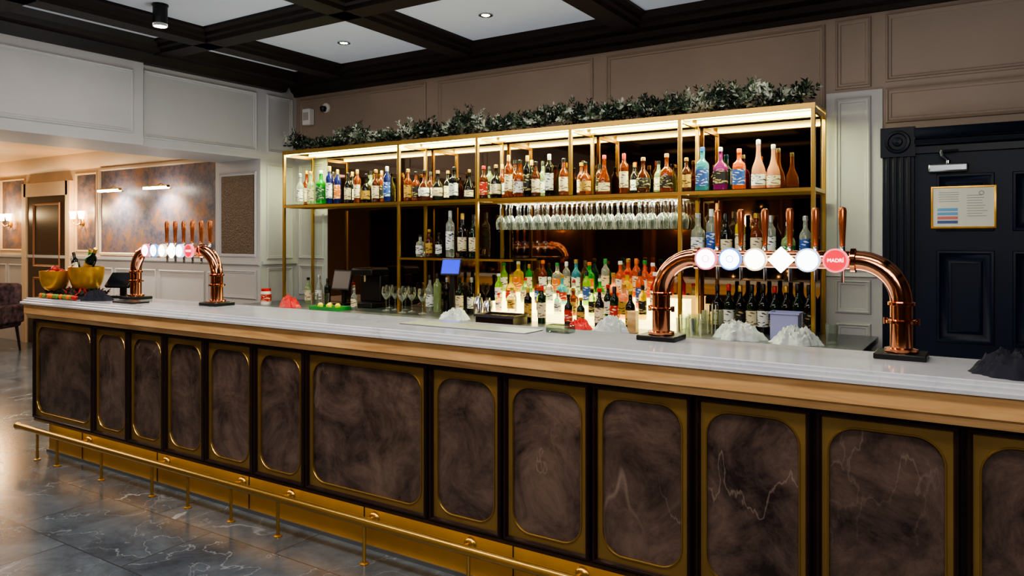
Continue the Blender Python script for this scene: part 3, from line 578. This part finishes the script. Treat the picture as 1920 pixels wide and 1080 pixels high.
# ---------------------------------------------------------------- bowls
def bowl(x,y,r,h,lab):
    pr=[(0,0),(r*.45,0),(r*.5,.006)]+[(r*(.5+.5*math.sin(math.radians(t))),.006+h*(1-math.cos(math.radians(t)))) for t in range(10,91,10)]
    pr+=[(r-.006,h+.006)]+[((r-.006)*(.5+.5*math.sin(math.radians(t))),.014+h*(1-math.cos(math.radians(t)))) for t in range(80,0,-16)]+[(0,.014)]
    return T(B().lathe(pr,n=32,cap=False).make('gold_bowl','gold',None,(x,y,1.19)),lab,'bowl')
b1=(-5.61,2.95); b2=(-5.80,2.82)
bowl(*b1,.12,.17,'large hammered gold bowl holding ice and bottles'); bowl(*b2,.10,.14,'smaller gold bowl filled with fruit')
for i,(n_,m_,dx,dy,dz,r) in enumerate((('apple','apple',-.04,-.02,.12,.032),('orange','orange',.03,-.03,.12,.032),('apple','apple',0,.04,.13,.032),('apple','apple',.05,.03,.125,.028),('orange','orange',-.05,.04,.125,.028),('apple','apple',0,0,.155,.028))):
    fruit(n_,m_,b2[0]+dx,b2[1]+dy,1.19+dz,r,'%s piled in the smaller gold bowl'%('red apple' if n_=='apple' else 'orange'),grp='fruit in the bowl')
M['ice']=mat('ice_fill',(190,170,120),.4,bump=.8,bscale=60)
T(B().lathe([(0,.03),(.06,.0),(.100,.002),(.094,.025),(.05,.04),(0,.045)],n=24,cap=False).make('crushed_ice','ice',None,(b1[0],b1[1],1.19+.115)),'crushed ice filling the large gold bowl','ice',kind='stuff')
bottle(b1[0]+.0,b1[1],1.325,'wine',.27,'darkgreen','gold','gold','champagne bottles in the bowl','tilted in bowl',rot=(.15,.85,0))
bottle(b1[0]-.04,b1[1]+.03,1.32,'wine',.18,'green','cream','gold','champagne bottles in the bowl','in gold bowl',rot=(0,.2,0))
bottle(b1[0]-.07,b1[1]-.03,1.32,'wine',.16,'dark','cream','black','champagne bottles in the bowl','in gold bowl',rot=(0,-.35,0))
for i in range(14):
    a=-.24+.036*i; q=random.choice([('orange','orange','small orange'),('apple','apple','small red apple'),('grape','grape','green grape')])
    fruit(q[0],q[1],-5.58+a,2.735+random.uniform(0,.02),1.14+.02,.0175,q[2]+' lying on the runner below the bowls',grp='fruit on the runner')
def leaves(n,fn,sz,wk=.22):
    b=B()
    for i in range(n):
        r=fn(i); p,m=r[0],r[1]; p=Vector(p); a=random.uniform(0,6.28); el=random.uniform(-.4,1.3)
        d=Vector((math.cos(a)*math.cos(el),math.sin(a)*math.cos(el),math.sin(el)))
        s=d.cross(Vector((random.uniform(-1,1),random.uniform(-1,1),random.uniform(-1,1)))).normalized(); L=sz*random.uniform(.6,1.4); w=L*wk; up=d.cross(s)*L*.1
        b.add([p,p+d*L*.35+s*w+up,p+d*L,p+d*L*.35-s*w+up],[(0,1,2,3)],m)
    return b
T(leaves(420,lambda i:((-5.66+random.uniform(-.2,.2),2.90+random.uniform(-.13,.13),1.165+random.uniform(0,.015)),random.choice([0,0,0,1])),.045).make('leaf_spray',['leaf1','apple'],None,smooth=False),'dark evergreen and red leaf spray around the bowls','foliage',kind='stuff')
sprigs=[]
xx=SX[0]+.02
while xx<SX[-1]-.03:
    t=(xx-SX[0])/(SX[-1]-SX[0]); n=.45+1.1*noise.noise(Vector((xx*2.3,0,0)))+.4*noise.noise(Vector((xx*7,1,0)))
    hmax=.07+.11*max(.05,min(1.2,n))+.03*t
    fr_=noise.noise(Vector((xx*5,7,0)))
    for k in range(5):
        a=random.uniform(0,6.28); el=random.uniform(-.1,1.25)
        d=(math.cos(a)*math.cos(el),math.sin(a)*math.cos(el)*.7,math.sin(el))
        sprigs.append(((xx+random.gauss(0,.02),5.08+random.gauss(0,.055),2.45+random.random()*hmax*.6),d,hmax*random.uniform(.5,.95),2 if random.random()<.2+.6*fr_ else random.choice([0,0,1])))
    xx+=.024
gb_=B()
for p,d,L,m in sprigs:
    p=Vector(p); d=Vector(d); nn=22
    for j in range(nn):
        q=p+d*L*j/nn
        if q.z<2.45: q.z=2.45
        a=Vector((random.gauss(0,1),random.gauss(0,1),random.gauss(0,1))); a=(a-d*a.dot(d)).normalized(); dd=(a+d*.9).normalized()
        if dd.z<0 and q.z<2.47: dd.z=-dd.z
        l=.034*random.uniform(.7,1.3); s=dd.cross(Vector((random.random(),random.random(),random.random()))).normalized()*l*(.2 if m<2 else .24)
        gb_.add([q,q+dd*l*.5+s,q+dd*l,q+dd*l*.5-s],[(0,1,2,3)],m if random.random()<.9 else 2)
T(gb_.make('garland',['leaf1','leaf2','leaf3'],None,smooth=False),'frosted evergreen christmas garland lying along the shelving top','garland')
# ---------------------------------------------------------------- door and notice
dx0,dx1=X(1716,YW),X(1716,YW)+.95; DT=2.115
d=ST(B().box(dx0,dx1,YW-.03,YW-.005,0.005,DT).make('door_1','navy'))
fd=lambda a,z,h:(a,YW-.03-h,z)
pf=[(0,0),(.004,.014),(.016,.016),(.03,.004),(.06,-.0),(.075,.008),(.08,.008)]
for (a0,a1) in ((dx0+.12,dx0+.43),(dx0+.52,dx0+.83)):
    for z0,z1 in ((1.62,1.98),(.92,1.5),(.2,.8)): trim(B().frame(a0,a1,z0,z1,fd,prof=pf),'navy')
cb=B()
for xx in (dx0-.185,dx1): 
    cb.box(xx,xx+.185,YW-.045,YW,0,2.13)
    for k in range(4): cb.box(xx+.02+k*.04,xx+.045+k*.04,YW-.06,YW-.045,.2,2.11)
cb.box(dx0,dx1,YW-.05,YW,DT,2.25)
cb.extx([(YW-.05,2.16),(YW-.07,2.17),(YW-.075,2.2),(YW-.06,2.21),(YW-.085,2.24),(YW-.1,2.275),(YW,2.275),(YW,2.16)],dx0,dx1)
trim(cb,'navy2',bevel=.003)
for xx in (dx0-.095,dx1+.095):
    t=B().box(xx-.1,xx+.1,YW-.07,YW,2.10,2.29); t.lathe([(.075,0),(.07,-.02),(.055,-.022),(.05,-.008),(.03,-.008),(.025,-.024),(0,-.028)],c=(xx,YW-.07,2.195),n=32,axis='y',cap=False); trim(t,'navy2')
e=T(E('door_closer',(X(1778,YW-.05),YW-.032,1.99)),'silver hydraulic door closer with folding arm on the navy door','door closer')
B().box(-.11,.11,-.05,0,0.0,.055).make('body','steel',e,bevel=.012); B().tube([(-.0,-.03,.055),(0,-.03,.075)],.014).make('pivot','chrome',e); B().tube([(0,-.03,.075),(-.03,-.12,.1),(-.035,-.1,.12)],.009).make('arm','steel',e); B().tube([(-.035,-.1,.125),(.05,-.02,.135)],.008).make('arm','steel',e)
nx0,nx1=X(1746,YW-.03),X(1868,YW-.03); nz0,nz1=Zv(1805,428,YW-.03),Zv(1805,349,YW-.03)
e=T(E('framed_notice',((nx0+nx1)/2,YW-.031,nz0)),'small gold framed printed white notice fixed on the navy door','notice'); w=nx1-nx0; h=nz1-nz0
B().frame(-w/2,w/2,0,h,lambda a,z,hh:(a,-hh,z),prof=[(0,0),(0,.018),(.008,.02),(.012,.016)]).make('frame','gold',e)
B().box(-w/2+.01,w/2-.01,-.017,-.001,.01,h-.01).make('paper','paper',e)
M['ink']=mat('ink_grey',(140,144,150),.7); M['inkb']=mat('ink_blue',(110,165,215),.7); M['inkr']=mat('ink_red',(210,120,120),.7); M['inkd']=mat('ink_dark',(80,100,150),.7)
tl=B()
for k in range(5):
    zz=h-.04-k*.014; tl.box(-w*.38,-w*.38+w*random.uniform(.2,.32),-.0178,-.017,zz,zz+.003)
for k in range(9):
    zz=h-.06-k*.016; tl.box(w*.06,w*.06+w*random.uniform(.22,.32),-.0178,-.017,zz,zz+.003)
tl.make('printed_lines','ink',e)
for k,mm in enumerate(('inkb','inkb','inkr','inkd')): B().box(-w*.4,-w*.08,-.018,-.017,.03+.026*(3-k),.048+.026*(3-k)).make('printed_block',mm,e)
B().lathe([(.01,-.0178),(.014,-.0178)],c=(w*.28,0,h-.045),n=16,axis='y',cap=False).make('printed_mark','ink',e)
e=T(E('alarm_box',(X(583,YW),YW-.002,Zv(583,236,YW))),'white wall mounted alarm box under the ceiling trim','alarm box')
B().box(-.055,.055,-.07,0,0,.17).make('body','c_white',e,bevel=.008); B().box(-.04,.04,-.073,-.07,.05,.13).make('grille','wall_white',e)
e=T(E('security_camera',(X(613,YW),YW-.002,Zv(613,203,YW))),'small dome security camera on a white round base','camera')
B().lathe([(.05,0),(.05,-.02),(.02,-.03),(.0,-.03)],n=20,axis='y',cap=False).make('base','c_white',e); B().lathe([(0,-.035),(.025,-.03),(.035,0),(.03,.02),(0,.03)],c=(0,-.05,-.01),n=18,cap=False).make('lens_dome','black',e)
# ---------------------------------------------------------------- far room fittings
def sconce(x,y=5.6,s=-1,z=1.80):
    e=T(E('wall_sconce',(x,y+s*.002,z)),'brass two arm wall sconce with glowing candle shades','wall lamp','wall sconces')
    B().lathe([(.05,0),(.045,s*.02),(0,s*.025)],n=20,axis='y',cap=False).make('backplate','brass',e)
    for sg in (-1,1):
        B().tube([(0,s*.02,0),(sg*.05,s*.07,-.04),(sg*.11,s*.09,0),(sg*.11,s*.09,.04)],.008,8).make('arm','brass',e)
        B().lathe([(.03,.05),(.045,.15),(.04,.155),(.026,.05)],c=(sg*.11,s*.09,0),n=16).make('lamp_shade','sconce',e)
for u in (22,157): sconce(X(u,5.6))
for x in (-3.9,-5.3,-8.1): sconce(x,YF+.002,1,1.75)  # added on the unseen front wall as warm lights for the mirror
for u in (230,318):
    x=X(u,5.58); e=T(E('picture_light',(x,5.58,2.2)),'slim white picture light above the mural panel','picture light','picture lights')
    B().tube([(0,0,0),(0,-.12,.06),(0,-.18,.02)],.008,8).make('arm','brass',e); B().box(-.25,.25,-.2,-.16,.0,.03).make('lamp_head','brass',e); B().box(-.24,.24,-.208,-.155,-.012,0.014).make('bulb','lampw',e)
e=T(E('armchair',(-11.55,4.75,0)),'dark patterned upholstered chair with wooden legs','chair'); e.rotation_euler=(0,0,.5)
M['pattern']=mat('patterned_fabric',(60,46,54),.8,var=.9,bscale=16)
B().box(-.28,.28,-.28,.28,.34,.48).make('seat','pattern',e,bevel=.04); B().box(-.28,.28,.2,.3,.46,.95).make('backrest','pattern',e,bevel=.05)
for sx in (-1,1):
    B().box(sx*.28-.04,sx*.28+.04,-.25,.28,.4,.66).make('armrest','pattern',e,bevel=.03)
    for sy in (-1,1): B().tube([(sx*.23,sy*.23,.35),(sx*.26,sy*.26,0)],[.022,.014],8).make('leg','darkwood',e)
tx,ty=-3.1,-1.6
tr=leaves(2500,lambda i:((lambda h,a,r:((tx+r*math.cos(a),ty+r*math.sin(a),.3+h*1.9),random.choice([0,1])))(*(lambda h:(h,random.uniform(0,6.28),(1-h)*.65*random.random()**.4))(random.random()))),.12)
e=T(E('christmas_tree',(tx,ty,0)),'decorated green christmas tree with warm string lights','christmas tree'); tr.v=[(v[0]-tx,v[1]-ty,v[2]) for v in tr.v]
tr.make('foliage',['leaf1','leaf2'],e,smooth=False); B().tube([(0,0,0),(0,0,2.1)],[.05,.01]).make('trunk','darkwood',e)
lt=B()
for i in range(150):
    h=random.random(); a=random.uniform(0,6.28); r=(1-h)*.68; lt.lathe([(0,-.012),(.012,0),(0,.012)],c=(r*math.cos(a),r*math.sin(a),.3+h*1.9),n=6,cap=False)
o=lt.make('string_lights','sconce',e); o['kind']='stuff'
# ---------------------------------------------------------------- lights
def area(n,loc,rot,sx,sy,p,c=(1,1,1)):
    l=bpy.data.lights.new(n,'AREA'); l.shape='RECTANGLE'; l.size=sx; l.size_y=sy; l.energy=p; l.color=c; o=bpy.data.objects.new(n,l); COL.objects.link(o); o.location=loc; o.rotation_euler=rot; return o
def spot(n,loc,p,c,ang=80,rot=(0,0,0),bl=.6,sz=.04):
    l=bpy.data.lights.new(n,'SPOT'); l.energy=p; l.color=c; l.spot_size=math.radians(ang); l.spot_blend=bl; l.shadow_soft_size=sz; o=bpy.data.objects.new(n,l); COL.objects.link(o); o.location=loc; o.rotation_euler=rot; return o
def point(n,loc,p,c,sz=.05):
    l=bpy.data.lights.new(n,'POINT'); l.energy=p; l.color=c; l.shadow_soft_size=sz; o=bpy.data.objects.new(n,l); COL.objects.link(o); o.location=loc; return o
warm=(1,.84,.66); neu=(1,.93,.85); cool=(.9,.94,1)
area('ceiling_fill_long',(-2.6,1.55,3.14),(math.radians(12),0,0),6,.5,80,neu)  # added fill over the customer side, kept above the mirror's view
area('fill_light_near',(.6,-1.2,2.7),(math.radians(50),0,math.radians(18)),2.4,1.2,70,neu)  # unseen fill for the bar front, outside the mirror's reflection
area('aisle_light',(-3.2,3.2,3.12),(0,0,0),4.5,.3,26,neu)
area('hidden_fill_up',(-3.0,3.85,.3),(math.pi,0,0),5,.9,52,cool)  # added uplight, hidden behind the bar, brightens the ceiling
for x in (-4.66,-3.18,-1.6): spot('downlight',(x,4.62,3.23),20,warm,100)
spot('spot_lamp',(-5.02,3.16,3.08),36,warm,100)
for x in (-5,-3.6,-2.2,-.8): spot('bar_fill_spot',(x,1.5,3.12),60,warm,75,(math.radians(18),0,0))  # spots added out of view to put a warm glow on the bar
for i in range(5):
    w_=SX[i+1]-SX[i]; xc=(SX[i]+SX[i+1])/2
    area('shelf_led',(xc,5.07,ZT),(math.radians(-4),0,0),w_-.08,.03,18*w_,(.94,1,.55))
for i in (2,3): area('rack_fill',((SX[i]+SX[i+1])/2,5.33,ZS-.07),(math.radians(-60),0,0),SX[i+1]-SX[i]-.1,.02,4,(1,.97,.8))  # lamps added under the shelf to brighten the hanging glasses
area('kick_fill_glow',(-2.3,2.742,.238),(math.radians(35),0,0),7,.01,3.2,(1,.82,.5))  # lamp added below the lower rail to make the kick plate glow
for u in (22,157): point('sconce_lamp',(X(u,5.6),5.38,1.95),26,(1,.70,.38))
for x in (-3.9,-5.3,-8.1): point('sconce_lamp',(x,YF+.35,1.95),14,(1,.72,.42))  # points added to lift the dark front wall in the mirror
for u in (230,318): spot('picture_lamp',(X(u,5.58),5.36,2.17),60,(1,.9,.76),130,(math.radians(25),0,0))
area('far_room_light',(-9.5,2.5,2.7),(0,0,0),4,3,165,(1,.82,.64))
area('soffit_fill',(-7.6,2.6,1.3),(math.radians(180),math.radians(-25),0),1.2,2,16,(1,.72,.5))  # added upward fill, gives the soffit its warm light
area('fill_light_left',(-4.0,-.5,2.9),(0,math.radians(35),0),.8,1.6,14,cool)  # unseen fill added near the ceiling for general room light
w=bpy.data.worlds.new('world'); SC.world=w; w.use_nodes=True; w.node_tree.nodes['Background'].inputs[0].default_value=(.5,.55,.65,1); w.node_tree.nodes['Background'].inputs[1].default_value=.05
bpy.context.view_layer.update()
